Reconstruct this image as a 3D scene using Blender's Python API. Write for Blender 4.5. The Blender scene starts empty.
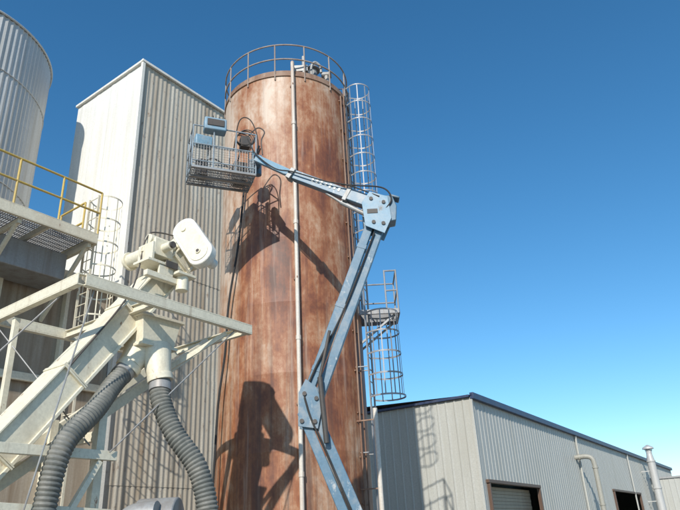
import bpy, math, random
from mathutils import Vector, Matrix, noise
random.seed(7)
V=Vector
scene=bpy.context.scene
scene.view_settings.view_transform='Standard'
scene.view_settings.look='None'
scene.view_settings.exposure=0

# ------------------------------------------------------------ materials
def base_mat(name):
    m=bpy.data.materials.new(name); m.use_nodes=True
    nt=m.node_tree; b=nt.nodes['Principled BSDF']
    return m,nt,b
def N(nt,t,**k):
    n=nt.nodes.new(t)
    for a,v in k.items(): setattr(n,a,v)
    return n
def noise_tex(nt,sc,scale,detail=4,rough=0.6,loc=(0,0,0),dist=0.0):
    tc=N(nt,'ShaderNodeTexCoord'); mp=N(nt,'ShaderNodeMapping')
    mp.inputs['Scale'].default_value=sc; mp.inputs['Location'].default_value=loc
    nt.links.new(tc.outputs['Object'],mp.inputs['Vector'])
    n=N(nt,'ShaderNodeTexNoise'); n.inputs['Scale'].default_value=scale
    n.inputs['Detail'].default_value=detail; n.inputs['Roughness'].default_value=rough
    n.inputs['Distortion'].default_value=dist
    nt.links.new(mp.outputs[0],n.inputs['Vector'])
    return n.outputs['Fac']
def ramp(nt,fac,stops):
    r=N(nt,'ShaderNodeValToRGB'); el=r.color_ramp.elements
    while len(el)<len(stops): el.new(0.5)
    for e,(p,c) in zip(el,stops):
        e.position=p; e.color=(c[0],c[1],c[2],1) if hasattr(c,'__len__') else (c,c,c,1)
    nt.links.new(fac,r.inputs['Fac']); return r.outputs['Color']
def mix(nt,fac,a,b,mode='MIX'):
    m=N(nt,'ShaderNodeMix',data_type='RGBA',blend_type=mode)
    if isinstance(fac,(int,float)): m.inputs[0].default_value=fac
    else: nt.links.new(fac,m.inputs[0])
    for i,x in ((6,a),(7,b)):
        if isinstance(x,tuple): m.inputs[i].default_value=(x[0],x[1],x[2],1)
        else: nt.links.new(x,m.inputs[i])
    return m.outputs[2]
def math_n(nt,op,a,b):
    m=N(nt,'ShaderNodeMath',operation=op)
    for i,x in enumerate((a,b)):
        if isinstance(x,(int,float)): m.inputs[i].default_value=x
        else: nt.links.new(x,m.inputs[i])
    return m.outputs[0]
def bump(nt,b,fac,strength=0.3,dist=0.01):
    bp=N(nt,'ShaderNodeBump'); bp.inputs['Strength'].default_value=strength
    bp.inputs['Distance'].default_value=dist
    nt.links.new(fac,bp.inputs['Height']); nt.links.new(bp.outputs[0],b.inputs['Normal'])
def weather(name,c,dirt,streak=(0.45,0.75),patch=(0.5,0.75),rough=0.6,metal=0.0,rust=None,rlev=(0.62,0.72),bs=0.0,sscale=(5,5,0.22),pscale=1.3):
    m,nt,b=base_mat(name)
    st=noise_tex(nt,sscale,1.0,5,0.65)
    pt=noise_tex(nt,(1,1,1),pscale,4,0.65,(3,1,7))
    fine=noise_tex(nt,(1,1,1),22,2,0.7)
    f1=ramp(nt,st,[(streak[0],0.0),(streak[1],1.0)])
    f2=ramp(nt,pt,[(patch[0],0.0),(patch[1],1.0)])
    dark=tuple(x*0.84 for x in c)
    col=mix(nt,ramp(nt,fine,[(0.35,0.0),(0.7,1.0)]),c,dark)
    col=mix(nt,f1,col,dirt)
    col=mix(nt,f2,col,tuple(0.5*(x+y) for x,y in zip(c,dirt)))
    if rust:
        rn=noise_tex(nt,(1,1,0.5),5.5,5,0.7,(9,4,2))
        col=mix(nt,ramp(nt,rn,[(rlev[0],0.0),(rlev[1],1.0)]),col,rust)
    nt.links.new(col,b.inputs['Base Color'])
    b.inputs['Roughness'].default_value=rough; b.inputs['Metallic'].default_value=metal
    if bs: bump(nt,b,fine,bs,0.004)
    return m
def rusty_silo_mat():
    m,nt,b=base_mat('rusted_painted_steel')
    a=noise_tex(nt,(1,1,0.5),0.75,6,0.62,(2.1,0.3,1.7),0.4)
    a2=noise_tex(nt,(1,1,0.6),2.3,6,0.7,(8.1,5.3,0.7),0.5)
    s=noise_tex(nt,(1,1,0.05),3.6,6,0.62,(5,2,0))
    f=noise_tex(nt,(1,1,0.7),9,5,0.75)
    tc=N(nt,'ShaderNodeTexCoord'); sep=N(nt,'ShaderNodeSeparateXYZ')
    nt.links.new(tc.outputs['Object'],sep.inputs[0])
    acc=math_n(nt,'MULTIPLY',a,0.85)
    acc=math_n(nt,'ADD',acc,math_n(nt,'MULTIPLY',a2,0.42))
    acc=math_n(nt,'ADD',acc,math_n(nt,'MULTIPLY',s,0.48))
    acc=math_n(nt,'ADD',acc,math_n(nt,'MULTIPLY',f,0.24))
    acc=math_n(nt,'ADD',acc,-0.46)
    # paint survives better under the roof rim and on the west flank
    zr=N(nt,'ShaderNodeMapRange'); zr.inputs[1].default_value=9.8; zr.inputs[2].default_value=12.6
    zr.inputs[3].default_value=0.03; zr.inputs[4].default_value=-0.08
    nt.links.new(sep.outputs['Z'],zr.inputs[0]); acc=math_n(nt,'ADD',acc,zr.outputs[0])
    xr=N(nt,'ShaderNodeMapRange'); xr.inputs[1].default_value=-3.25; xr.inputs[2].default_value=-2.2
    xr.inputs[3].default_value=-0.17; xr.inputs[4].default_value=0.0
    nt.links.new(sep.outputs['X'],xr.inputs[0]); acc=math_n(nt,'ADD',acc,xr.outputs[0])
    col=ramp(nt,acc,[(0.30,(0.56,0.44,0.34)),(0.39,(0.46,0.31,0.215)),(0.47,(0.38,0.205,0.115)),(0.55,(0.29,0.112,0.048)),(0.64,(0.19,0.064,0.030)),(0.76,(0.10,0.042,0.026))])
    # run-off streaks, heavier towards the base
    zs=N(nt,'ShaderNodeMapRange'); zs.inputs[1].default_value=2.0; zs.inputs[2].default_value=10.5
    zs.inputs[3].default_value=0.75; zs.inputs[4].default_value=0.22
    nt.links.new(sep.outputs['Z'],zs.inputs[0])
    dk=noise_tex(nt,(1,1,0.025),6,6,0.65,(7,7,3))
    dfac=math_n(nt,'MULTIPLY',ramp(nt,dk,[(0.50,0.0),(0.66,1.0)]),zs.outputs[0])
    col=mix(nt,dfac,col,(0.080,0.045,0.034))
    lt=noise_tex(nt,(1,1,0.04),7,5,0.65,(17,3,3))
    col=mix(nt,ramp(nt,lt,[(0.56,0.0),(0.70,0.42)]),col,(0.52,0.38,0.29))
    nt.links.new(col,b.inputs['Base Color'])
    b.inputs['Roughness'].default_value=0.55
    bump(nt,b,f,0.35,0.008)
    return m
CREAM=weather('cream_painted_steel',(0.76,0.70,0.54),(0.38,0.30,0.20),(0.58,0.85),(0.55,0.8),0.5,rust=(0.25,0.12,0.06),rlev=(0.64,0.72))
WHITE=weather('white_painted_steel',(0.80,0.77,0.68),(0.42,0.36,0.28),(0.55,0.85),(0.55,0.85),0.5,rust=(0.25,0.12,0.06),rlev=(0.68,0.76))
WHITESHEET=weather('white_siding',(0.79,0.78,0.73),(0.60,0.56,0.47),(0.48,0.85),(0.5,0.85),0.55)
CORR=weather('weathered_corrugated_siding',(0.62,0.57,0.47),(0.33,0.26,0.18),(0.40,0.68),(0.46,0.78),0.6,rust=(0.20,0.11,0.06),rlev=(0.60,0.74),sscale=(3.5,3.5,0.10))
GALV=weather('galvanised_corrugated',(0.52,0.52,0.50),(0.38,0.36,0.32),(0.45,0.75),(0.5,0.8),0.5,metal=0.15)
ANNEX=weather('stained_concrete',(0.42,0.36,0.28),(0.24,0.18,0.12),(0.4,0.7),(0.45,0.8),0.85,bs=0.4)
YEL=weather('yellow_rail_paint',(0.60,0.42,0.10),(0.42,0.32,0.16),(0.5,0.8),(0.5,0.8),0.5)
DARKST=weather('dark_steel',(0.06,0.055,0.05),(0.12,0.09,0.07),rough=0.6)
GREYST=weather('grey_steel',(0.34,0.34,0.33),(0.22,0.19,0.16),rough=0.5,metal=0.2)
PIPEW=weather('white_pipe_paint',(0.66,0.61,0.53),(0.40,0.25,0.17),(0.50,0.75),(0.5,0.75),0.45)
BLUE=weather('worn_blue_paint',(0.095,0.185,0.26),(0.23,0.26,0.28),(0.48,0.72),(0.5,0.75),0.45,rust=(0.38,0.40,0.40),rlev=(0.61,0.69),sscale=(4,4,4))
LBLUE=weather('light_blue_paint',(0.19,0.33,0.43),(0.33,0.37,0.39),(0.48,0.72),(0.5,0.75),0.45,rust=(0.16,0.13,0.1),rlev=(0.61,0.71),sscale=(4,4,4))
RAILB=weather('pale_basket_paint',(0.30,0.36,0.40),(0.14,0.14,0.14),(0.45,0.7),(0.5,0.75),0.45,sscale=(4,4,4))
WSHED=weather('warehouse_siding',(0.46,0.46,0.42),(0.36,0.35,0.30),(0.45,0.8),(0.5,0.85),0.5,sscale=(2,2,0.2),pscale=0.5)
TRIM=weather('navy_trim',(0.03,0.05,0.11),(0.06,0.07,0.1),rough=0.45)
DOORM=weather('roller_door_paint',(0.36,0.29,0.20),(0.26,0.20,0.14),rough=0.5)
BROWN=weather('brown_trim',(0.12,0.07,0.045),(0.08,0.05,0.04),rough=0.5)
DUCT=weather('grey_flex_duct',(0.135,0.14,0.125),(0.25,0.235,0.20),(0.45,0.75),(0.5,0.8),0.6,sscale=(4,4,4))
RUBBER=weather('black_rubber',(0.025,0.025,0.025),(0.06,0.055,0.05),rough=0.8)
ROOFM=weather('roof_sheet',(0.35,0.35,0.34),(0.25,0.24,0.22),rough=0.6)
RUST=rusty_silo_mat()
RUSTP=weather('rusty_steel_parts',(0.22,0.12,0.075),(0.36,0.26,0.19),rough=0.7,sscale=(4,4,0.5))
GROUND=weather('yard_ground',(0.26,0.24,0.21),(0.17,0.155,0.135),rough=0.9,sscale=(0.3,0.3,0.3),pscale=0.2)

# ------------------------------------------------------------ mesh builder
def empty(name):
    e=bpy.data.objects.new(name,None); e.empty_display_size=0.3
    scene.collection.objects.link(e); return e
class M:
    def __init__(s): s.v=[]; s.f=[]
    def add(s,vs,fs):
        o=len(s.v); s.v+= [tuple(x) for x in vs]; s.f+=[tuple(i+o for i in f) for f in fs]
    def frame(s,p,q,up=None):
        d=(q-p).normalized(); up=V(up) if up is not None else V((0,0,1))
        if abs(d.dot(up))>0.98: up=V((0.58,0.8146,0))
        x=d.cross(up).normalized(); y=x.cross(d).normalized(); return d,x,y
    def beam(s,p,q,w,h,up=None):
        p=V(p);q=V(q); d,x,y=s.frame(p,q,up)
        vs=[c+x*a*w/2+y*b*h/2 for c in (p,q) for a,b in ((-1,-1),(1,-1),(1,1),(-1,1))]
        s.add(vs,[(3,2,1,0),(4,5,6,7),(0,1,5,4),(1,2,6,5),(2,3,7,6),(3,0,4,7)]); return s
    def ibeam(s,p,q,w,h,t=0.015,up=None):
        p=V(p);q=V(q); d,x,y=s.frame(p,q,up)
        s.beam(p+y*(h/2-t/2),q+y*(h/2-t/2),w,t,up); s.beam(p-y*(h/2-t/2),q-y*(h/2-t/2),w,t,up)
        s.beam(p,q,t,h-2*t-0.002,up); return s
    def channel(s,p,q,w,h,t=0.02,up=None):
        p=V(p);q=V(q); d,x,y=s.frame(p,q,up)
        s.beam(p+y*(h/2-t/2),q+y*(h/2-t/2),w,t,up); s.beam(p-y*(h/2-t/2),q-y*(h/2-t/2),w,t,up)
        s.beam(p+x*(w/2-t/2),q+x*(w/2-t/2),t,h-2*t-0.002,up); return s
    def sweep(s,pts,r,n=12,caps=True,closed=False):
        pts=[V(p) for p in pts]; k=len(pts); rs=r if isinstance(r,(list,tuple)) else [r]*k
        up=None; rings=[]
        for i,p in enumerate(pts):
            if closed: d=(pts[(i+1)%k]-pts[i-1]).normalized()
            else: d=(pts[min(i+1,k-1)]-pts[max(i-1,0)]).normalized()
            if up is None:
                up=V((0,0,1)) if abs(d.z)<0.9 else V((1,0,0))
            x=d.cross(up).normalized(); up=x.cross(d).normalized()
            rings.append([p+(x*math.cos(2*math.pi*j/n)+up*math.sin(2*math.pi*j/n))*rs[i] for j in range(n)])
        vs=[v for rg in rings for v in rg]; fs=[]
        for i in range(k if closed else k-1):
            a=i*n;b=((i+1)%k)*n
            for j in range(n):
                fs.append((a+j,a+(j+1)%n,b+(j+1)%n,b+j))
        if caps and not closed:
            fs.append(tuple(range(n-1,-1,-1))); fs.append(tuple((k-1)*n+j for j in range(n)))
        s.add(vs,fs); return s
    def cyl(s,p,q,r0,r1=None,n=16):
        r1=r0 if r1 is None else r1
        return s.sweep([p,q],[r0,r1],n)
    def ring(s,c,R,r,a0=0,a1=360,n=48,tn=8,ax=V((1,0,0)),ay=V((0,1,0))):
        c=V(c); full=abs(a1-a0)>=359.9
        k=n if full else max(6,int(n*abs(a1-a0)/360)+1)
        pts=[]
        for i in range(k):
            t=math.radians(a0+(a1-a0)*(i/k if full else i/(k-1)))
            pts.append(c+ax*R*math.cos(t)+ay*R*math.sin(t))
        return s.sweep(pts,r,tn,closed=full)
    def prism(s,poly,d):
        poly=[V(p) for p in poly]; d=V(d); n=len(poly)
        vs=poly+[p+d for p in poly]
        fs=[tuple(range(n-1,-1,-1)),tuple(range(n,2*n))]+[(i,(i+1)%n,(i+1)%n+n,i+n) for i in range(n)]
        s.add(vs,fs); return s
    def done(s,name,mat,parent=None,bev=0.0,smooth=True):
        me=bpy.data.meshes.new(name); me.from_pydata(s.v,[],s.f); me.update()
        import bmesh
        bm=bmesh.new(); bm.from_mesh(me); bmesh.ops.recalc_face_normals(bm,faces=bm.faces); bm.to_mesh(me); bm.free()
        ob=bpy.data.objects.new(name,me); scene.collection.objects.link(ob); me.materials.append(mat)
        if smooth:
            for p in me.polygons: p.use_smooth=True
            me.set_sharp_from_angle(angle=math.radians(38))
        if bev:
            md=ob.modifiers.new('bev','BEVEL'); md.width=bev; md.segments=2; md.limit_method='ANGLE'; md.angle_limit=math.radians(50)
        if parent: ob.parent=parent
        return ob
def catmull(P,n=12):
    P=[V(p) for p in P]; P=[P[0]*2-P[1]]+P+[P[-1]*2-P[-2]]; out=[]
    for i in range(1,len(P)-2):
        a,b,c,d=P[i-1:i+3]
        for k in range(n):
            t=k/n
            out.append(0.5*((2*b)+(c-a)*t+(2*a-5*b+4*c-d)*t*t+(3*b-a-3*c+d)*t**3))
    out.append(P[-2]); return out
E1=V((0.58,0.8146,0)); E2=V((-0.8146,0.58,0))
def G(s,t,z=0): return E1*s+E2*t+V((0,0,z))

def ribwall(m,p0,d,L,z0,z1,nrm,pitch,depth,openings=(),kind='trap'):
    p0=V(p0); d=V(d).normalized(); nrm=V(nrm).normalized()
    prof=[]; n=int(L/pitch)
    for i in range(n+1):
        b=i*pitch
        if kind=='trap': prof+=[(b,0),(b+pitch*0.72,0),(b+pitch*0.80,depth),(b+pitch*0.92,depth)]
        else:
            for k in range(6): prof.append((b+pitch*k/6,depth*0.5*(1-math.cos(2*math.pi*k/6))))
    prof=[x for x in prof if x[0]<L]+[(L,0)]
    vs=[];fs=[]
    for (a,da),(b,db) in zip(prof[:-1],prof[1:]):
        mid=(a+b)/2; zz=z0
        for (o0,o1,oz) in openings:
            if o0<mid<o1: zz=oz
        o=len(vs)
        for (x,dd,z) in ((a,da,zz),(b,db,zz),(b,db,z1),(a,da,z1)):
            q=p0+d*x+nrm*dd; vs.append((q.x,q.y,z))
        fs.append((o,o+1,o+2,o+3))
    m.add(vs,fs)

# ------------------------------------------------------------ ground
g=M(); g.add([(-1500,-1500,0),(1500,-1500,0),(1500,1500,0),(-1500,1500,0)],[(0,1,2,3)])
g.done('ground',GROUND,smooth=False)

# ------------------------------------------------------------ rusty silo
C=V((-1.40,16.04,0)); R=1.87; ZT=13.6
silo=empty('rusty_silo')
m=M()
nseg=96; z=0.0
course=1.7; lv=[]
while z<ZT-0.01:
    lv.append((z,0)); zt=min(z+course,ZT)
    for q in (0.25,0.5,0.75): lv.append((z+(zt-z)*q,0))
    lv.append((zt-0.015,0)); lv.append((zt-0.005,0.0015))
    if zt<ZT: lv.append((zt+0.005,0.0015))
    z=zt+0.015
lv=[x for x in lv if x[0]<ZT-0.001]+[(ZT,0)]
vs=[];fs=[]
for (z,dr) in lv:
    for j in range(nseg):
        t=2*math.pi*j/nseg
        rr=R+dr+0.009*noise.noise(V((math.cos(t)*2.5,math.sin(t)*2.5,z*0.9)))
        vs.append((C.x+rr*math.cos(t),C.y+rr*math.sin(t),z))
for i in range(len(lv)-1):
    for j in range(nseg):
        fs.append((i*nseg+j,i*nseg+(j+1)%nseg,(i+1)*nseg+(j+1)%nseg,(i+1)*nseg+j))
m.add(vs,fs); m.done('shell',RUST,silo)
m=M()
rimpts=[(R-0.03,ZT-0.02),(R+0.03,ZT-0.02),(R+0.03,ZT+0.04),(0.4,ZT+0.42),(0.0,ZT+0.44)]
vs=[];fs=[]
for (rr,z) in rimpts:
    for j in range(nseg):
        t=2*math.pi*j/nseg; vs.append((C.x+max(rr,0.01)*math.cos(t),C.y+max(rr,0.01)*math.sin(t),z))
for i in range(len(rimpts)-1):
    for j in range(nseg): fs.append((i*nseg+j,i*nseg+(j+1)%nseg,(i+1)*nseg+(j+1)%nseg,(i+1)*nseg+j))
m.add(vs,fs); m.done('roof',RUSTP,silo)
m=M()
def onS(deg,rad,z): return V((C.x+rad*math.cos(math.radians(deg)),C.y+rad*math.sin(math.radians(deg)),z))
for z in (ZT+0.58,ZT+1.10): m.ring((C.x,C.y,z),R+0.02,0.022,n=72)
for i in range(14):
    a=i*360/14+8
    m.cyl(onS(a,R+0.02,ZT-0.15),onS(a,R+0.02,ZT+1.10),0.02,n=8)
m.done('roof_railing',weather('faded_rail_paint',(0.36,0.30,0.25),(0.22,0.14,0.10),rough=0.6),silo)
toe=M()
vs=[];fs=[]
for j in range(72):
    t=j*5
    for (rr,z) in ((R+0.0,ZT+0.06),(R+0.0,ZT+0.18)): vs.append(onS(t,rr,z))
for j in range(72):
    a=2*j;b=2*((j+1)%72); fs.append((a,b,b+1,a+1))
toe.add(vs,fs); toe.done('toe_plate',RUSTP,silo)
aF=math.degrees(math.atan2(14.2-C.y,-1.08-C.x))
m=M()
m.sweep([onS(aF,R+0.11,0.3),onS(aF,R+0.12,6),onS(aF,R+0.11,13.75)],0.05,14)
m.sweep(catmull([onS(aF,R+0.11,13.75),onS(aF,R+0.10,13.98),onS(aF+1,R-0.1,14.08),onS(aF+2,R-0.5,14.05)],6),0.05,14)
for z in (2.9,5.9,8.9,11.9): m.cyl(onS(aF,R+0.115,z-0.05),onS(aF,R+0.115,z+0.05),0.062)
m.done('fill_pipe',PIPEW,silo)
m=M()
for z in (1.5,4.4,7.4,10.4,13.2):
    m.beam(onS(aF-2.0,R+0.03,z),onS(aF+2.0,R+0.03,z),0.04,0.04); m.beam(onS(aF,R-0.02,z),onS(aF,R+0.17,z),0.03,0.05)
m.done('pipe_brackets',RUSTP,silo)
aC=-55
m=M()
m.sweep([onS(aC+25,R+0.05,0.2),onS(aC+25,R+0.05,13.5)],0.022,8)
m.sweep([onS(aC+31,R+0.05,0.2),onS(aC+31,R+0.05,13.9),onS(aC+31,R-0.3,14.0)],0.016,8)
for z in range(1,14): m.beam(onS(aC+23,R+0.03,z+.3),onS(aC+33,R+0.03,z+.3),0.03,0.03)
m.done('conduits',RUSTP,silo)
m=M()
b=onS(-52,R-0.45,0)
m.cyl((b.x,b.y,ZT+0.1),(b.x,b.y,ZT+0.75),0.14); m.cyl((b.x,b.y,ZT+0.75),(b.x,b.y,ZT+0.95),0.24,0.08)
b=onS(-70,R-0.30,0)
m.beam((b.x-0.22,b.y,ZT+0.45),(b.x+0.22,b.y,ZT+0.45),0.3,0.22)
m.cyl((b.x+0.1,b.y-0.1,ZT+0.2),(b.x+0.1,b.y-0.1,ZT+0.9),0.05)
b=onS(-60,R-0.16,0)
m.sweep(catmull([(b.x,b.y,ZT+0.1),(b.x,b.y,ZT+0.55),(b.x+0.1,b.y,ZT+0.75),(b.x+0.25,b.y+0.05,ZT+0.65),(b.x+0.28,b.y+0.06,ZT+0.4)],6),0.04,10)
b=onS(-40,R-0.2,0)
m.cyl((b.x,b.y,ZT+0.1),(b.x,b.y,ZT+0.6),0.08); m.cyl((b.x-0.15,b.y,ZT+0.6),(b.x+0.15,b.y,ZT+0.6),0.1)
m.done('roof_fittings',GREYST,silo,0.01)
m=M()
pts=[(-2.0,14.2,11.3),(-2.35,14.28,10.4),(-2.45,14.36,9.6),(-2.56,14.40,8.4),(-2.78,14.55,7.0),(-2.85,14.62,5.8),(-3.0,14.72,4.6),(-3.06,14.75,3.0),(-3.1,14.7,1.2),(-3.0,14.2,0.1)]
m.sweep(catmull(pts,8),0.028,8); m.done('air_hose',RUBBER,silo)

# ------------------------------------------------------------ caged ladder on silo
lad=empty('caged_ladder')
def ladder(m,c,out,z0,z1,w=0.42,rs=0.022):
    c=V(c); out=V(out).normalized(); side=V((-out.y,out.x,0))
    for sg in (-1,1): m.beam(c+side*sg*w/2+V((0,0,z0)),c+side*sg*w/2+V((0,0,z1)),0.02,0.06)
    z=z0+0.15
    while z<z1: m.cyl(c-side*w/2+V((0,0,z)),c+side*w/2+V((0,0,z)),0.012,n=6); z+=0.3
def cage(m,c,out,z0,z1,R=0.36,step=0.75,bars=7,flare=0.0):
    c=V(c); out=V(out).normalized(); side=V((-out.y,out.x,0)); cc=c+out*R*0.95
    n=int(round((z1-z0)/step)); A=[math.radians(x) for x in range(-130,131,10)]
    for i in range(n+1):
        z=z0+(z1-z0)*i/n; rr=R+(flare*(1-min(1,i)))
        pts=[cc+out*rr*math.cos(a)+side*rr*math.sin(a)+V((0,0,z)) for a in A]
        pts=[c+side*(-0.22)+V((0,0,z))]+pts+[c+side*0.22+V((0,0,z))]
        for p,q in zip(pts[:-1],pts[1:]): m.beam(p,q,0.008,0.04)
    for k in range(bars):
        a=math.radians(-120+240*k/(bars-1))
        p=cc+out*(R-0.008)*math.cos(a)+side*(R-0.008)*math.sin(a)
        m.beam(p+V((0,0,z0)),p+V((0,0,z1)),0.028,0.008,up=out*math.cos(a)+side*math.sin(a))
outv=V((0.97,-0.25,0)).normalized()
c1=V((0.47,15.75,0))
m=M(); ladder(m,c1,outv,6.9,14.3); cage(m,c1,outv,9.2,14.1,R=0.36,step=0.62,bars=7)
side=V((-outv.y,outv.x,0))
for z in (7.4,9.6,11.8,13.3):
    for sg in (-1,1): m.beam(c1+side*sg*0.21+V((-0.2,0,z)),c1+side*sg*0.21+V((0,0,z)),0.04,0.02)
GRAIL=weather('galvanised_ladder',(0.32,0.33,0.34),(0.24,0.21,0.18),rough=0.5,metal=0.1)
m.done('upper_ladder_and_cage',GRAIL,lad)
c2=V((0.60,15.3,0))
m=M(); ladder(m,c2,outv,0.1,8.0); cage(m,c2,outv,4.65,6.75,R=0.40,step=0.53,bars=8,flare=0.03)
for z in (1.2,3.4,5.4):
    for sg in (-1,1): m.beam(c2+side*sg*0.21+V((-0.32,0.05,z)),c2+side*sg*0.21+V((0,0,z)),0.04,0.02)
m.done('lower_ladder_and_cage',GRAIL,lad)
m=M()
x0,x1,y0,y1=0.42,1.42,15.30,16.25
m.beam((x0,y0,6.84),(x1,y0,6.84),0.06,0.12); m.beam((x0,y1,6.84),(x1,y1,6.84),0.06,0.12)
m.beam((x1,y0+0.03,6.84),(x1,y1-0.03,6.84),0.06,0.12)
for i in range(18): m.beam((x0+0.02,y0+0.06+i*0.05,6.88),(x1-0.03,y0+0.06+i*0.05,6.88),0.008,0.03)
for z in (7.4,7.95):
    m.sweep([(x1,y0,z),(x1,y1,z)],0.022,8); m.sweep([(x0+0.1,y1,z),(x1,y1,z)],0.022,8); m.sweep([(x1-0.3,y0,z),(x1,y0,z)],0.022,8)
for p in ((x1,y0),(x1,y1),(x0+0.1,y1),(x1-0.3,y0)): m.cyl((p[0],p[1],6.8),(p[0],p[1],7.97),0.022,n=8)
m.beam((x1-0.1,y0+0.1,6.78),(0.40,15.6,6.1),0.05,0.05); m.beam((x1-0.1,y1-0.1,6.78),(0.42,16.2,6.1),0.05,0.05)
m.done('rest_platform',GRAIL,lad)
m=M(); m.sweep([(0.62,14.9,0.05),(0.62,14.9,4.35)],0.055,12); m.done('standpipe',PIPEW,lad)
m=M()
for z in (1.0,2.6,4.1): m.beam((0.05,15.1,z),(0.62,14.9,z),0.03,0.03)
m.done('standpipe_brackets',RUSTP,lad)

# ------------------------------------------------------------ white mill building
mill=empty('white_mill_building')
S0,T0,S1,T1,H=10.14,15.08,17.0,18.9,16.9
m=M()
ribwall(m,G(S0,T0),E2,T1-T0,0,H,-E1,0.9,0.008)
m.done('west_wall',WHITESHEET,mill)
m=M()
tiers=[(0,3.2),(3.17,6.4),(6.37,9.6),(9.57,12.8),(12.77,H)]
for i,(a,b) in enumerate(tiers):
    ribwall(m,G(S0,T0)-E2*(0.012*(i%2)),E1,S1-S0,a,b,-E2,0.18,0.018,kind='wave' )
m.done('south_wall',CORR,mill)
m=M()
m.add([G(S0,T1,0),G(S1,T1,0),G(S1,T1,H),G(S0,T1,H)],[(0,1,2,3)]); m.add([G(S1,T0,0),G(S1,T1,0),G(S1,T1,H),G(S1,T0,H)],[(0,1,2,3)])
m.done('rear_walls',WHITESHEET,mill,smooth=False)
m=M(); m.add([G(S0,T0,H-0.02),G(S1,T0,H-0.02),G(S1,T1,H+0.0),G(S0,T1,H-0.02)],[(0,1,2,3)]); m.done('roof',ROOFM,mill,smooth=False)
m=M()
m.beam(G(S0-0.04,T0-0.10,H),G(S0-0.04,T1+0.05,H),0.10,0.10); m.beam(G(S0-0.1,T0-0.07,H),G(S1,T0-0.07,H),0.09,0.095)
m.beam(G(S0-0.02,T0-0.045,0),G(S0-0.02,T0-0.045,H-0.06),0.10,0.12)
m.done('edge_trim',WHITE,mill,0.01)
# ------------------------------------------------------------ tall galvanised silo at left
gs=empty('galvanised_grain_silo')
CS=V((-12.75,16.5,0)); RS=3.05; HS=17.2
m=M(); vs=[];fs=[]
nn=432
for zi,z in enumerate((0,HS)):
    for j in range(nn):
        t=2*math.pi*j/nn; rr=RS+0.018*math.sin(j*math.pi*2/4)
        vs.append((CS.x+rr*math.cos(t),CS.y+rr*math.sin(t),z))
for j in range(nn): fs.append((j,(j+1)%nn,nn+(j+1)%nn,nn+j))
m.add(vs,fs); m.done('ribbed_shell',GALV,gs)
m=M()
for z in [3.6*i+0.8 for i in range(5)]: m.ring((CS.x,CS.y,z),RS+0.02,0.016,n=96,tn=6)
m.ring((CS.x,CS.y,HS),RS+0.04,0.035,n=96,tn=8)
m.done('stiffener_rings',GALV,gs)
m=M(); vs=[];fs=[]
for (rr,z) in ((RS+0.05,HS),(0.4,HS+1.4),(0.4,HS+1.6),(0.01,HS+1.6)):
    for j in range(64): t=2*math.pi*j/64; vs.append((CS.x+rr*math.cos(t),CS.y+rr*math.sin(t),z))
for i in range(3):
    for j in range(64): fs.append((i*64+j,i*64+(j+1)%64,(i+1)*64+(j+1)%64,(i+1)*64+j))
m.add(vs,fs); m.done('cone_roof',GALV,gs)

# ------------------------------------------------------------ annex under walkway
an=empty('concrete_annex')
m=M()
m.prism([G(1.0,15.3,0),G(S0-0.02,15.3,0),G(S0-0.02,16.75,0),G(1.0,16.75,0)],(0,0,8.6))
m.done('walls',ANNEX,an,0.02)
m=M()
for s in (3.2,5.0,6.8,8.6): m.beam(G(s,15.24,0),G(s,15.24,8.4),0.25,0.1,up=E1)
m.beam(G(1.0,15.2,8.5),G(S0-0.05,15.2,8.5),0.16,0.25); m.beam(G(1.0,15.2,5.6),G(S0-0.05,15.2,5.6),0.1,0.2)
m.done('pilasters',CREAM,an,0.01)
# ------------------------------------------------------------ elevated walkway
wk=empty('elevated_walkway')
zd=9.0; t0,t1=13.35,15.25; sa,sb=1.5,8.15
m=M()
m.channel(G(sa,t0,zd-0.14),G(sb,t0,zd-0.14),0.08,0.28); m.channel(G(sb,t0+0.05,zd-0.14),G(sb,t1,zd-0.14),0.08,0.28)
for i in range(6): m.beam(G(sa+0.6+i*1.2,t0+0.05,zd-0.18),G(sa+0.6+i*1.2,t1,zd-0.18),0.08,0.16)
m.done('edge_beams',CREAM,wk,0.004)
m=M()
n=int((sb-sa)/0.06)
for i in range(n): m.beam(G(sa+i*0.06+0.03,t0+0.05,zd-0.04),G(sa+i*0.06+0.03,t1,zd-0.04),0.012,0.05)
for i in range(9): m.beam(G(sa,t0+0.15+i*0.2,zd-0.055),G(sb-0.05,t0+0.15+i*0.2,zd-0.055),0.012,0.016)
m.done('deck_grating',GREYST,wk)
m=M()
for s in (2.6,4.4,6.2,8.0):
    m.beam(G(s,t0+0.15,zd-0.3),G(s,15.26,zd-1.9),0.08,0.1); m.beam(G(s,t0+0.06,zd-0.33),G(s,15.26,zd-0.33),0.09,0.12)
m.done('brackets',CREAM,wk,0.004)
m=M()
for z in (zd+0.6,zd+1.2): m.sweep([G(sa,t0,z),G(sb,t0,z)],0.028,8); m.sweep([G(sb,t0+0.75,z),G(sb,t1,z)],0.028,8)
for s in [sa+0.02+i*1.11 for i in range(6)]+[sb]: m.cyl(G(s,t0,zd-0.1),G(s,t0,zd+1.2),0.028,n=8)
for t in (t0+0.75,t1): m.cyl(G(sb,t,zd),G(sb,t,zd+1.2),0.028,n=8)
m.done('yellow_railing',YEL,wk)
m=M()
cL=G(8.25,13.85); ladder(m,cL,E1,2.0,10.3); cage(m,cL,E1,6.3,10.3,R=0.40,step=0.62,bars=7)
m.done('access_ladder_with_cage',CREAM,wk)
m=M()
m.prism([G(6.2,14.2,8.6),G(7.9,14.2,8.6),G(7.9,15.2,8.6),G(6.2,15.2,8.6)],(0,0,-0.7))
m.done('junction_box',GREYST,wk,0.02)

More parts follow.
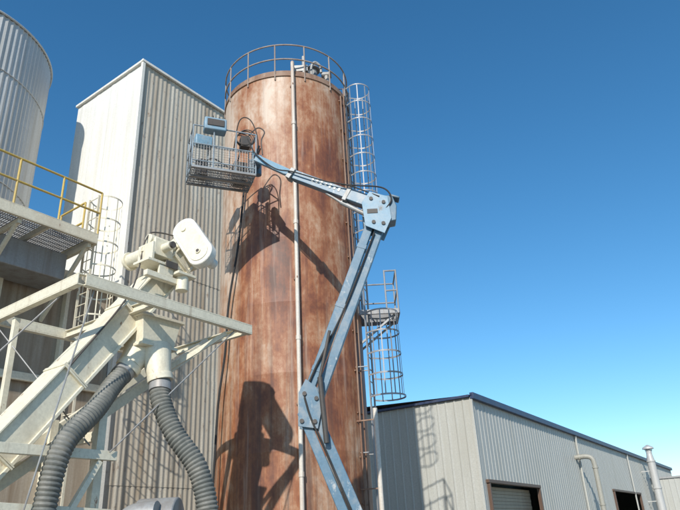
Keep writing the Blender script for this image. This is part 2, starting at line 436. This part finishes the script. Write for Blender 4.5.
# ------------------------------------------------------------ conveyor support frame
fr=empty('conveyor_support_frame')
zf=5.24
A=G(4.75,7.98,zf);B=G(8.2,7.98,zf);Cc=G(4.75,10.5,zf);D=G(8.2,10.5,zf)
m=M()
m.channel(A,B,0.10,0.18); m.channel(Cc,D,0.10,0.18); m.channel(Cc+E2*1.5,A-E1*0.056,0.10,0.18)
m.channel(B-E1*0.06+E2*0.06,D-E1*0.06-E2*0.06,0.08,0.16)
m.ibeam(G(6.0,8.05,zf-0.02),G(6.0,10.43,zf-0.02),0.1,0.14)
m.done('top_frame',CREAM,fr,0.004)
m=M()
for t in (8.82,9.75):
    m.beam(G(7.9,t,zf-0.12),G(1.2,t,0.05),0.12,0.15)
m.beam(G(7.7,8.1,zf-0.14),G(6.9,8.75,zf-0.85),0.06,0.08)
for s,zt in ((5.55,3.55),(3.4,1.9)):
    for t in (8.42,9.7): m.beam(G(s,t,0),G(s,t,zt),0.13,0.13,up=E1)
    m.beam(G(s,8.5,zt-0.4),G(s,9.62,zt-0.4),0.1,0.14)
for t in (8.28,9.9):
    m.beam(G(1.5,t,2.86),G(5.75,t,2.86),0.10,0.13)
    m.beam(G(1.5,t,2.3),G(5.75,t,2.1),0.07,0.09)
m.beam(G(4.8,9.9,zf-0.12),G(4.8,9.9,0.02),0.09,0.09,up=E1)
m.beam(G(5.5,8.28,2.78),G(4.0,8.28,0.1),0.08,0.08); m.beam(G(3.4,8.28,2.78),G(5.0,8.28,0.4),0.06,0.06)
m.done('legs_and_braces',CREAM,fr,0.004)
m=M()
m.cyl(G(4.95,8.02,zf-0.1),G(4.3,8.25,1.2),0.012,n=6); m.cyl(G(7.8,8.0,zf-0.1),G(5.6,8.2,2.9),0.012,n=6)
m.cyl(G(4.75,8.6,zf-0.1),G(3.3,9.5,2.9),0.012,n=6); m.cyl(G(4.6,10.3,zf-0.1),G(5.4,8.4,3.0),0.010,n=6)
m.done('tie_rods',GREYST,fr)

# ------------------------------------------------------------ inclined conveyor
cv=empty('inclined_conveyor')
d2=(G(7.29,8.78,6.82)-G(4.31,8.78,2.93)).normalized()
lo=G(4.31,8.78,2.93)-d2*3.3; hi=G(7.29,8.78,6.82)+d2*0.15
upv=(d2.cross(-E2)).normalized()
if upv.z<0: upv=-upv
m=M(); m.beam(lo,hi,0.46,0.40,up=upv)
Ltot=(hi-lo).length
m.done('trough',CREAM,cv,0.015)
m=M()
m.beam(lo+upv*0.215,hi+upv*0.215,0.55,0.03,up=upv)
k=0
while k*1.5<Ltot:
    p=lo+d2*(k*1.5+0.1); m.beam(p,p+d2*0.03,0.56,0.50,up=upv); m.beam(p+d2*0.034,p+d2*0.06,0.56,0.50,up=upv); k+=1
for sg in (-1,1): m.beam(lo-upv*0.205+E2*0.24*sg,hi-upv*0.205+E2*0.24*sg,0.05,0.05,up=upv)
m.done('cover_and_flanges',CREAM,cv,0.006)
m=M()
m.beam(hi-d2*0.55,hi+d2*0.12,0.60,0.60,up=upv)
m.done('head_housing',CREAM,cv,0.04)
def stadium(m,c,ax,ay,L,r,dvec,n=14):
    c=V(c);pts=[]
    for i in range(n+1): t=-math.pi/2+math.pi*i/n; pts.append(c+ax*(L/2+r*math.cos(t))+ay*r*math.sin(t))
    for i in range(n+1): t=math.pi/2+math.pi*i/n; pts.append(c+ax*(-L/2+r*math.cos(t))+ay*r*math.sin(t))
    m.prism(pts,dvec)
gax=(-E2*0.60+V((0,0,-0.80))).normalized()
gn=(-E1*0.90+V((0,0,-0.10))-E2*0.42).normalized(); gn=(gn-gax*gn.dot(gax)).normalized()
gay=gax.cross(gn).normalized()
gc=G(7.02,8.22,6.66)
m=M(); stadium(m,gc,gax,gay,0.78,0.25,gn*0.17); m.done('belt_guard',WHITE,cv,0.02)
m=M(); stadium(m,gc+gn*0.173,gax,gay,0.74,0.185,gn*0.012)
m.cyl(gc+gn*0.18+gax*0.36,gc+gn*0.21+gax*0.36,0.05); m.cyl(gc+gn*0.18-gax*0.36,gc+gn*0.21-gax*0.36,0.05)
m.done('guard_cover_plate',CREAM,cv,0.004)
m=M()
mc=gc-gn*0.02-gax*0.25
m.cyl(mc,mc-gn*0.5,0.15,n=20); m.cyl(mc-gn*0.5,mc-gn*0.56,0.11)
mc2=gc-gn*0.02+gax*0.34
m.cyl(mc2,mc2-gn*0.3,0.10,n=18)
for i in range(10):
    t=2*math.pi*i/10; o=gax*math.cos(t)*0.16+gay*math.sin(t)*0.16
    m.beam(mc-gn*0.08+o,mc-gn*0.45+o,0.012,0.03,up=o)
m.done('electric_motor',WHITE,cv,0.004)
m=M()
g2=G(6.50,8.62,6.50)
m.beam(g2-E1*0.2,g2+E1*0.2,0.30,0.32); m.cyl(g2-E2*0.35,g2+E2*0.42,0.08); m.cyl(g2+V((0,0,0.15))-E1*0.25,g2+V((0,0,0.15))+E1*0.3,0.10)
g3=G(6.35,8.5,6.12); m.beam(g3-E1*0.3,g3+E1*0.4,0.42,0.05); m.beam(g3-E1*0.2+V((0,0,0.03)),g3-E1*0.2+V((0,0,0.35)),0.4,0.05,up=E1)
m.beam(g3-E1*0.3-E2*0.15-V((0,0,0.25)),g3+E1*0.4-E2*0.15-V((0,0,0.25)),0.1,0.1)
m.beam(g3+E1*0.1-E2*0.17-V((0,0,0.2)),g3+E1*0.1-E2*0.17-V((0,0,0.03)),0.05,0.3)
g4=G(6.25,8.85,6.35); m.cyl(g4-E2*0.22,g4+E2*0.22,0.13); m.cyl(g4-E2*0.27,g4-E2*0.22,0.17); m.cyl(g4+E2*0.22,g4+E2*0.27,0.17)
for i in range(8): a=i*math.pi/4; m.cyl(g4-E2*0.30+E1*0.14*math.cos(a)+V((0,0,0.14*math.sin(a))),g4-E2*0.26+E1*0.14*math.cos(a)+V((0,0,0.14*math.sin(a))),0.014,n=6)
g5=G(6.80,8.3,6.0); m.cyl(g5,g5-V((0,0,0.28)),0.11); m.beam(g5-E1*0.2,g5+E1*0.2,0.28,0.05)
m.done('gearbox',CREAM,cv,0.010)
m=M()
m.cyl(g2-E2*0.36,g2-E2*0.40,0.06); m.beam(g3+E1*0.05-E2*0.24,g3+E1*0.3-E2*0.24,0.02,0.12)
m.cyl(gc+gn*0.21+gax*0.36,gc+gn*0.22+gax*0.36,0.03)
m.sweep(catmull([mc-gn*0.3-gax*0.10,mc-gn*0.45-gax*0.22,g2+V((0,0,0.36)),g2+V((0,0,0.1))-E1*0.3,G(5.9,8.5,5.5),G(5.0,8.5,4.1)],8),0.014,8)
m.done('shaft_end_and_cable',DARKST,cv)
m=M()
ct=V((-3.3,10.3,5.15)); cb=V((-3.28,10.25,4.66))
def loft(m,c0,w0,d0,c1,w1,d1):
    a=[c0+E1*x*w0/2+E2*y*d0/2 for x,y in((-1,-1),(1,-1),(1,1),(-1,1))]
    b=[c1+E1*x*w1/2+E2*y*d1/2 for x,y in((-1,-1),(1,-1),(1,1),(-1,1))]
    m.add(a+b,[(0,1,2,3),(7,6,5,4),(0,4,5,1),(1,5,6,2),(2,6,7,3),(3,7,4,0)])
loft(m,ct,0.8,0.62,cb,0.62,0.5)
m.beam(ct-E1*0.45,ct+E1*0.45,0.72,0.05); m.beam(cb-E1*0.36,cb+E1*0.36,0.6,0.05)
dl=V((-3.50,10.0,4.32)); dr=V((-3.03,10.12,4.14))
m.sweep([cb+V((-0.12,-0.05,0.0)),dl],[0.26,0.185],18); m.sweep([cb+V((0.12,-0.03,0)),dr],[0.26,0.185],18)
m.cyl(dl+V((0.02,0,0.03)),dl+V((-0.03,-0.03,-0.06)),0.205,n=20); m.cyl(dr+V((0,0,0.04)),dr+V((0.02,0,-0.06)),0.205,n=20)
m.done('discharge_chute',CREAM,cv,0.006)
def flex(name,pts,r=0.168,pitch=0.062):
    base=catmull(pts,40); out=[];rs=[]
    L=[0]
    for p,q in zip(base[:-1],base[1:]): L.append(L[-1]+(q-p).length)
    step=pitch/4; n=int(L[-1]/step); j=0
    for i in range(n+1):
        x=i*step
        while j<len(L)-2 and L[j+1]<x: j+=1
        t=(x-L[j])/max(1e-6,L[j+1]-L[j]); out.append(base[j].lerp(base[j+1],t))
        rs.append(r*(1+0.05*noise.noise(V((x*1.8,r*9,0))))+(0.0,0.013,0.019,0.013)[i%4]-0.007)
    e=empty(name)
    m=M(); m.sweep(out,rs,22); m.done('corrugated_hose',DUCT,e)
    m=M()
    for q0,q1 in ((out[4],out[12]),(out[-12],out[-4])): m.cyl(q0,q1,r+0.026,n=22)
    m.done('hose_clamps',GREYST,e)
flex('flexible_duct',[dl+V((-0.03,-0.03,-0.05)),(-3.60,9.66,3.96),(-3.66,9.2,3.49),(-3.84,8.72,2.96),(-3.93,8.62,2.3),(-3.97,8.62,1.5),(-3.97,8.62,0.5)],r=0.145)
flex('flexible_duct',[dr+V((0.02,0,-0.05)),(-2.96,10.05,3.75),(-2.72,10.0,3.25),(-2.33,10.0,2.70),(-2.15,10.0,2.1),(-2.13,10.0,1.4),(-2.13,10.0,0.6)],r=0.15)
bl=empty('dust_blower')
bc=V((-2.75,9.6,1.85))
m=M()
m.sweep([bc+V((-0.28,0.0,0)),bc+V((0.28,0.0,0))],0.42,32)
m.done('fan_scroll',GREYST,bl,0.02)
m=M(); m.sweep(catmull([bc+V((-0.45,-0.35,-0.9)),bc+V((-0.42,-0.35,-0.2)),bc+V((-0.25,-0.38,0.12)),bc+V((0.1,-0.40,0.16))],10),0.2,22)
m.beam(bc+V((-0.4,0,-0.45)),bc+V((-0.4,0,-1.85)),0.1,0.1); m.beam(bc+V((0.4,0,-0.45)),bc+V((0.4,0,-1.85)),0.1,0.1); m.beam(bc+V((-0.5,0,-0.42)),bc+V((0.5,0,-0.42)),0.6,0.06)
m.done('inlet_elbow_and_stand',GREYST,bl)

# ------------------------------------------------------------ boom lift
bo=empty('boom_lift')
T=V((-0.75,12,3.85)); Lw=V((0.02,12,1.9)); E=V((0.84,12,7.8))
m=M()
d=(E-T).normalized(); sx=V((d.z,0,-d.x))
m.beam(T-sx*0.10+d*0.05,E-sx*0.10-d*0.05,0.20,0.18,up=sx)
m.beam(T+sx*0.12+d*0.15,E+sx*0.12-d*0.1,0.20,0.18,up=sx)
m.done('riser_arms',BLUE,bo,0.012)
m=M()
for f in (0.18,0.5,0.82):
    p=T.lerp(E,f); m.beam(p-sx*0.10-d*0.05,p-sx*0.10+d*0.05,0.215,0.195,up=sx)
m.done('arm_bands',BLUE,bo,0.004)
m=M()
dd=(T-Lw).normalized(); s2=V((dd.z,0,-dd.x))
m.beam(Lw-s2*0.13,T-s2*0.13,0.22,0.17,up=s2); m.beam(Lw+s2*0.10,T+s2*0.10-dd*0.1,0.22,0.17,up=s2)
m.done('lower_arms',BLUE,bo,0.012)
m=M()
for yo in (-0.15,0.15):
    y=12+yo
    m.prism([(T.x-0.18,y,T.z-0.32),(T.x+0.18,y,T.z-0.38),(T.x+0.28,y,T.z+0.05),(T.x+0.18,y,T.z+0.38),(T.x-0.02,y,T.z+0.55),(T.x-0.16,y,T.z+0.3)],(0,0.02 if yo>0 else -0.02,0))
m.done('mid_pivot_plates',BLUE,bo,0.004)
m=M()
for (x,z) in ((-0.86,3.62),(-0.62,3.6),(-0.80,4.12),(-0.58,4.02)): m.cyl((x,11.80,z),(x,12.20,z),0.04,n=14)
m.done('pivot_pins',DARKST,bo)
m=M()
m.cyl((-0.42,11.78,3.2),(-0.50,11.78,4.4),0.05,n=14); m.cyl((-0.50,11.78,4.4),(-0.28,11.78,5.3),0.03,n=12)
m.done('lift_cylinder',DARKST,bo)
m=M()
m.cyl((-0.42,12.0,3.0),(-0.15,12.0,2.4),0.06)
m.done('lower_cylinder',GREYST,bo)
m=M()
for yo in (-0.17,0.17):
    y=12+yo
    m.prism([(0.56,y,7.55),(0.95,y,7.35),(1.12,y,7.7),(1.08,y,8.22),(0.70,y,8.36),(0.52,y,8.1)],(0,0.025 if yo>0 else -0.025,0))
m.done('head_plates',LBLUE,bo,0.006)
m=M()
m.prism([(0.98,11.84,7.62),(1.22,11.84,7.66),(1.26,11.84,8.0),(1.18,11.84,8.26),(0.98,11.84,8.28)],(0,0.32,0))
m.beam((1.13,12,8.30),(1.34,12,8.22),0.24,0.05)
m.done('head_counter_box',BLUE,bo,0.02)
m=M()
for (x,z) in ((0.74,7.62),(0.94,7.58),(0.72,8.18),(0.98,8.08)): m.cyl((x,11.78,z),(x,12.22,z),0.04,n=14)
m.beam((0.62,11.80,7.88),(0.84,11.80,7.88),0.012,0.10)
m.done('head_pins',DARKST,bo)
U0=V((0.80,12,8.12)); U1=V((-0.92,12.28,9.13)); U2=V((-1.84,12.6,9.86))
m=M()
m.beam(U0,U0.lerp(U1,0.35),0.24,0.27)
m.beam(U0.lerp(U1,0.30),U1,0.19,0.22)
m.done('upper_boom',BLUE,bo,0.012)
m=M()
uu=(U1-U0).normalized()
for i in range(7):
    p=U0.lerp(U1,0.42+0.055*i)+V((0.0,-0.105,0.02)); m.beam(p,p+uu*0.05,0.006,(0.10,0.08,0.10,0.06,0.10,0.09,0.10)[i])
m.done('boom_lettering',WHITE,bo)
m=M()
m.beam(U1-(U2-U1)*0.05,U2,0.14,0.16)
m.done('boom_extension',LBLUE,bo,0.01)
m=M()
m.cyl(U0+V((-0.05,-0.02,-0.32)),U0.lerp(U1,0.42)+V((0,-0.0,-0.24)),0.05,n=14); m.cyl(U0.lerp(U1,0.42)+V((0,0,-0.24)),U0.lerp(U1,0.6)+V((0,0,-0.15)),0.03,n=10)
m.beam(U0.lerp(U1,0.3)-V((0,0,0.02)),U0.lerp(U1,0.3)+V((-0.08,0.02,0.03)),0.27,0.31)
m.beam(U1-V((0.03,0,0.0)),U1-V((0.12,-0.02,-0.07)),0.23,0.26)
m.done('boom_cylinder_and_collars',GREYST,bo,0.006)
m=M()
hp=[U0+V((0.1,-0.2,0.1)),U0.lerp(U1,0.3)+V((0,-0.2,0.15)),U0.lerp(U1,0.6)+V((0,-0.18,0.05)),U1+V((0,-0.17,0.0)),U1.lerp(U2,0.5)+V((0,-0.14,-0.12)),U2+V((0,-0.12,0.05)),U2+V((-0.2,-0.1,0.5))]
m.sweep(catmull(hp,8),0.016,8)
hp=[U0+V((0.1,-0.16,-0.3)),U0+V((0.35,-0.2,0.0)),U0+V((0.2,-0.2,0.3)),U0.lerp(U1,0.2)+V((0,-0.16,0.25)),U0.lerp(U1,0.4)+V((0,-0.12,0.15))]
m.sweep(catmull(hp,8),0.018,8)
hp=[E+V((-0.1,-0.14,-0.4)),T.lerp(E,0.5)+V((0.02,-0.14,0)),T+V((0.05,-0.14,0.5)),T+V((0.0,-0.18,0)),Lw.lerp(T,0.5)+V((0,-0.14,0)),Lw+V((0,-0.14,0))]
m.sweep(catmull(hp,10),0.02,8)
m.done('hydraulic_hoses',RUBBER,bo)
# basket
bz=9.48; bh=1.10
bx=V((0.93,0.37,0)).normalized(); by=V((-bx.y,bx.x,0)); bcn=V((-2.70,12.78,0)); hw,hd=0.74,0.40
def Bk(x,y,z): return bcn+bx*x+by*y+V((0,0,z))
m=M()
for z in (bz,bz+0.15,bz+0.60,bz+bh):
    loop=[Bk(-hw,-hd,z),Bk(hw,-hd,z),Bk(hw,hd,z),Bk(-hw,hd,z)]
    for i in range(4): m.sweep([loop[i],loop[(i+1)%4]],0.017,8)
for x in (-hw,-0.26,0.26,hw):
    for y in (-hd,hd): m.cyl(Bk(x,y,bz),Bk(x,y,bz+bh),0.016,n=8)
for x in (-hw,hw): m.cyl(Bk(x,0,bz),Bk(x,0,bz+bh),0.016,n=8)
m.done('basket_rails',RAILB,bo)
m=M()
for i in range(24):
    x=-hw+2*hw*i/23
    for y in (-hd,hd): m.cyl(Bk(x,y,bz),Bk(x,y,bz+0.60),0.004,n=5)
for j in range(8):
    z=bz+0.07+0.065*j
    for y in (-hd,hd): m.cyl(Bk(-hw,y,z),Bk(hw,y,z),0.004,n=5)
    for x in (-hw,hw): m.cyl(Bk(x,-hd,z),Bk(x,hd,z),0.004,n=5)
for i in range(40):
    x=-hw+2*hw*i/39; m.beam(Bk(x,-hd,bz+0.0),Bk(x,hd,bz+0.0),0.010,0.03)
for j in range(9):
    y=-hd+2*hd*j/8; m.beam(Bk(-hw,y,bz-0.005),Bk(hw,y,bz-0.005),0.012,0.02)
m.beam(Bk(-hw,-hd,bz-0.03),Bk(hw,-hd,bz-0.03),0.05,0.04); m.beam(Bk(-hw,hd,bz-0.03),Bk(hw,hd,bz-0.03),0.05,0.04); m.beam(Bk(-hw,0,bz-0.04),Bk(hw,0,bz-0.04),0.08,0.05)
m.done('basket_floor_and_mesh',GREYST,bo)
m=M()
m.beam(Bk(-0.50,-hd+0.05,bz+bh+0.08),Bk(0.02,-hd+0.05,bz+bh+0.08),0.26,0.34)
m.beam(Bk(-0.62,0.25,bz+bh+0.02),Bk(-0.2,0.3,bz+bh+0.02),0.2,0.3)
m.done('control_console',LBLUE,bo,0.03)
m=M()
m.beam(Bk(-0.44,-hd-0.09,bz+bh+0.10),Bk(-0.04,-hd-0.09,bz+bh+0.10),0.02,0.18)
m.cyl(Bk(-0.3,-hd+0.05,bz+bh+0.24),Bk(-0.3,-hd+0.02,bz+bh+0.36),0.018); m.cyl(Bk(-0.15,-hd+0.05,bz+bh+0.24),Bk(-0.15,-hd+0.02,bz+bh+0.34),0.018)
m.beam(Bk(0.30,0.15,bz+0.28),Bk(0.62,0.15,bz+0.28),0.35,0.5)
m.beam(Bk(0.45,0.05,bz+1.12),Bk(0.68,0.05,bz+1.12),0.22,0.30)
for k in range(5):
    m.ring(Bk(0.50+0.02*k,-0.02,bz+1.16+0.015*k),0.17+0.015*k,0.014,n=28,tn=6,ax=bx,ay=V((0.15*k-0.3,0.2-0.1*k,1)).normalized())
m.sweep(catmull([Bk(0.6,0.1,bz+1.3),Bk(0.86,0.0,bz+1.6),Bk(1.02,-0.1,bz+1.45),Bk(0.92,-0.2,bz+1.1),Bk(0.95,-0.2,bz+0.7)],8),0.016,8)
m.sweep(catmull([Bk(0.3,0.1,bz+0.9),Bk(0.35,-0.3,bz+1.5),Bk(0.6,-0.35,bz+1.55),Bk(0.8,-0.3,bz+1.1),Bk(0.8,-0.3,bz+0.4)],8),0.014,8)
m.sweep(catmull([Bk(-0.6,0.1,bz+0.1),Bk(-0.2,0.3,bz+0.7),Bk(0.3,0.1,bz+0.4),Bk(0.5,0.2,bz+1.0)],8),0.016,8)
m.cyl(Bk(-0.45,0.1,bz+0.03),Bk(-0.45,0.1,bz+0.45),0.14,n=18)
m.done('tool_bundle_and_hoses',DARKST,bo,0.01)
m=M()
m.beam(Bk(hw+0.02,-0.15,bz+0.1),Bk(hw+0.02,-0.15,bz+0.75),0.10,0.05,up=by); m.beam(Bk(hw+0.02,0.15,bz+0.1),Bk(hw+0.02,0.15,bz+0.75),0.10,0.05,up=by)
m.cyl(Bk(hw+0.14,-0.02,bz+0.22),Bk(hw+0.14,-0.02,bz+0.58),0.09,n=18)
m.beam(Bk(hw+0.1,-0.02,bz+0.48),U2+V((0.05,0,0.0)),0.16,0.18)
m.done('basket_rotator',BLUE,bo,0.01)
# chassis
m=M()
m.cyl((0.5,12,0.85),(0.5,12,1.0),0.55,n=28)
m.beam((-0.5,12,1.25),(1.9,12,1.25),0.5,0.45)
m.beam((-0.4,11.45,1.3),(1.7,11.45,1.3),0.5,0.6); m.beam((-0.4,12.55,1.3),(1.7,12.55,1.3),0.5,0.6)
m.beam((-0.1,12,1.5),(0.12,12,2.0),0.4,0.3)
m.done('turntable',BLUE,bo,0.05)
m=M(); m.beam((1.55,12,1.35),(2.15,12,1.35),1.7,0.9); m.beam((-0.8,12,0.68),(1.8,12,0.68),0.9,0.3)
m.beam((-0.55,11.15,0.5),(-0.55,12.85,0.5),0.2,0.2); m.beam((1.55,11.15,0.5),(1.55,12.85,0.5),0.2,0.2)
m.done('counterweight_and_chassis',DARKST,bo,0.05)
m=M()
for x in (-0.55,1.55):
    for y in (11.0,13.0):
        m.sweep([(x,y-0.16,0.45),(x,y-0.13,0.45),(x,y+0.13,0.45),(x,y+0.16,0.45)],[0.38,0.45,0.45,0.38],28)
m.done('tyres',RUBBER,bo)
m=M()
for x in (-0.55,1.55):
    for y in (11.0,13.0): m.cyl((x,y-0.17,0.45),(x,y+0.17,0.45),0.2,n=20)
m.done('wheel_hubs',LBLUE,bo,0.01)

# ------------------------------------------------------------ warehouse
wh=empty('metal_warehouse')
W1=V((0.5375,0.8433,0)); W2=V((-0.8433,0.5375,0)); WC=V((4.3,22.5,0)); WH=6.0
def Wp(s,t,z=0): return WC+W1*s+W2*t+V((0,0,z))
LW=46
m=M()
ribwall(m,Wp(0,0),W1,LW,0,WH-0.05,-W2,0.33,0.018,openings=((0.55,6.0,3.12),(20,28,3.4)))
m.done('long_wall',WSHED,wh)
m=M(); ribwall(m,Wp(0,0),W2,14,0,WH-0.05,-W1,0.33,0.022); m.done('end_wall',WSHED,wh)
m=M()
m.beam(Wp(-0.06,-0.09,WH),Wp(LW,-0.09,WH),0.14,0.22); m.beam(Wp(-0.07,0.0,WH),Wp(-0.07,14,WH),0.08,0.09)
m.done('fascia_gutter',TRIM,wh,0.01)
m=M(); m.add([Wp(-.1,-.1,WH+0.02),Wp(LW,-.1,WH+0.02),Wp(LW,7,WH+0.35),Wp(-.1,7,WH+0.35),Wp(-.1,14,WH+0.02),Wp(LW,14,WH+0.02)],[(0,1,2,3),(3,2,5,4)])
m.done('roof',ROOFM,wh,smooth=False)
m=M(); m.add([Wp(LW,0,0),Wp(LW,14,0),Wp(LW,14,WH),Wp(LW,0,WH)],[(0,1,2,3)]); m.add([Wp(0,14,0),Wp(LW,14,0),Wp(LW,14,WH),Wp(0,14,WH)],[(0,1,2,3)])
m.done('rear_walls',WSHED,wh,smooth=False)
m=M(); m.beam(Wp(-0.045,-0.045,0),Wp(-0.045,-0.045,WH-0.13),0.10,0.10,up=W1)
for s in (13.4,26.2): m.beam(Wp(s,-0.09,0.1),Wp(s,-0.09,WH-0.13),0.08,0.10,up=W1)
m.done('corner_trim_and_downspouts',WSHED,wh,0.006)
m=M()
for s in (0.55,6.0): m.beam(Wp(s,-0.04,0),Wp(s,-0.04,3.12),0.14,0.10,up=W1)
m.beam(Wp(0.45,-0.045,3.18),Wp(6.1,-0.045,3.18),0.15,0.11)
for s in (20,28): m.beam(Wp(s,-0.04,0),Wp(s,-0.04,3.4),0.14,0.10,up=W1)
m.beam(Wp(19.9,-0.045,3.46),Wp(28.1,-0.045,3.46),0.15,0.11)
m.done('door_frames',BROWN,wh,0.006)
m=M()
for i in range(26): m.beam(Wp(0.63,0.34+0.012*(i%2),0.06+i*0.118),Wp(5.92,0.34+0.012*(i%2),0.06+i*0.118),0.03,0.114)
m.done('roller_door',DOORM,wh,0.006)
m=M()
m.beam(Wp(24,1.5,1.7),Wp(24,1.52,1.7),8.2,3.4,up=(0,0,1))  # dark panel, floor and back stand in for the shade inside the bay
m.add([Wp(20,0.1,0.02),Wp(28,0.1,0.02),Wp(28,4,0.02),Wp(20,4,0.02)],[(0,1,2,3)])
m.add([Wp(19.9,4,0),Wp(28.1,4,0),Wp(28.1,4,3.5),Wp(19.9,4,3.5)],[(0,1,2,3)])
m.done('open_bay_shade_panels',DARKST,wh,smooth=False)
vp=empty('vent_pipe')
VPM=weather('vent_pipe_paint',(0.34,0.33,0.28),(0.25,0.23,0.19),rough=0.5)
m=M()
vb=V((12.0,33,0)); wl=V((11.15,33.4,4.78))
m.sweep([vb,vb+V((0,0,4.35))]+catmull([vb+V((0,0,4.36)),vb+V((-0.06,0.02,4.66)),vb+V((-0.3,0.13,4.79)),wl],8),0.12,20)
m.done('duct',VPM,vp)
m=M()
for z in (1.0,2.5,4.2): m.cyl(vb+V((0,0,z)),vb+V((0,0,z+0.06)),0.145,n=20)
m.cyl(vb+V((-0.55,0.24,4.79)),vb+V((-0.62,0.27,4.79)),0.155,n=20)
m.done('flanges',VPM,vp)
ch=empty('chimney_stack')
cb=V((21.5,48,0))
m=M(); m.cyl(cb,cb+V((0,0,5.7)),0.27,n=22); m.cyl(cb+V((0,0,5.7)),cb+V((0,0,6.15)),0.27,0.20,n=22); m.cyl(cb+V((0,0,6.15)),cb+V((0,0,6.45)),0.20,n=22)
for z in (1.9,3.8,5.6): m.cyl(cb+V((0,0,z)),cb+V((0,0,z+0.1)),0.31,n=22)
m.done('flue',GALV,ch)
m=M(); m.cyl(cb+V((0,0,6.5)),cb+V((0,0,6.62)),0.40,0.36,n=22); m.cyl(cb+V((0,0,6.62)),cb+V((0,0,6.8)),0.36,0.05,n=22)
for a in range(3): m.cyl(cb+V((0.2*math.cos(a*2.1),0.2*math.sin(a*2.1),6.3)),cb+V((0.3*math.cos(a*2.1),0.3*math.sin(a*2.1),6.55)),0.02,n=6)
m.beam(cb+V((-0.2,0,3)),cb+V((-0.9,0.5,3)),0.06,0.06); m.beam(cb+V((-0.2,0,5.0)),cb+V((-0.9,0.5,5.0)),0.06,0.06)
m.done('rain_cap_and_stays',GALV,ch)
sh=empty('metal_shed')
m=M(); p0=V((24.2,50,0)); ribwall(m,p0,W1,8,0,4.6,-W2,0.4,0.02); ribwall(m,p0,W2,3.2,0,4.6,-W1,0.4,0.02)
m.done('walls',WSHED,sh)
m=M(); m.prism([p0-W1*.1-W2*.1+V((0,0,4.6)),p0+W1*8-W2*.1+V((0,0,4.6)),p0+W1*8+W2*3.2+V((0,0,4.6)),p0-W1*.1+W2*3.2+V((0,0,4.6))],(0,0,0.12)); m.done('roof',ROOFM,sh)

# ------------------------------------------------------------ light, sky
toward=V((-0.25,-1.0,0.66)).normalized()
sun=bpy.data.lights.new('sun','SUN'); sun.energy=4.8; sun.angle=math.radians(0.6); sun.color=(1.0,0.95,0.87)
so=bpy.data.objects.new('sun',sun); scene.collection.objects.link(so)
so.rotation_euler=(-toward).to_track_quat('-Z','Y').to_euler()
w=bpy.data.worlds.new('World'); scene.world=w; w.use_nodes=True
nt=w.node_tree; bg=nt.nodes['Background']; sky=nt.nodes.new('ShaderNodeTexSky'); sky.sky_type='NISHITA'; sky.sun_disc=False
sky.sun_elevation=math.asin(toward.z); sky.sun_rotation=math.atan2(toward.x,toward.y)
sky.air_density=1.0; sky.dust_density=0.2; sky.ozone_density=4.0; sky.altitude=0
hs=nt.nodes.new('ShaderNodeHueSaturation'); hs.inputs['Saturation'].default_value=1.22; hs.inputs['Hue'].default_value=0.492; hs.inputs['Value'].default_value=1.08
nt.links.new(sky.outputs[0],hs.inputs['Color']); nt.links.new(hs.outputs[0],bg.inputs['Color']); bg.inputs['Strength'].default_value=0.15
# ------------------------------------------------------------ camera
r=math.atan2(75,1405);c,s=math.cos(r),math.sin(r);th=math.radians(24.2)
R0=V((1,0,0));U0_=V((0,-math.sin(th),math.cos(th)));F=V((0,math.cos(th),math.sin(th)))
right=R0*c-U0_*s; up=R0*s+U0_*c; back=-F
mat=Matrix(((right.x,up.x,back.x,0),(right.y,up.y,back.y,0),(right.z,up.z,back.z,1.6),(0,0,0,1)))
cam=bpy.data.cameras.new('camera'); cam.sensor_width=36; cam.lens=36*633/680; cam.clip_end=4000
co=bpy.data.objects.new('camera',cam); scene.collection.objects.link(co); co.matrix_world=mat
scene.camera=co
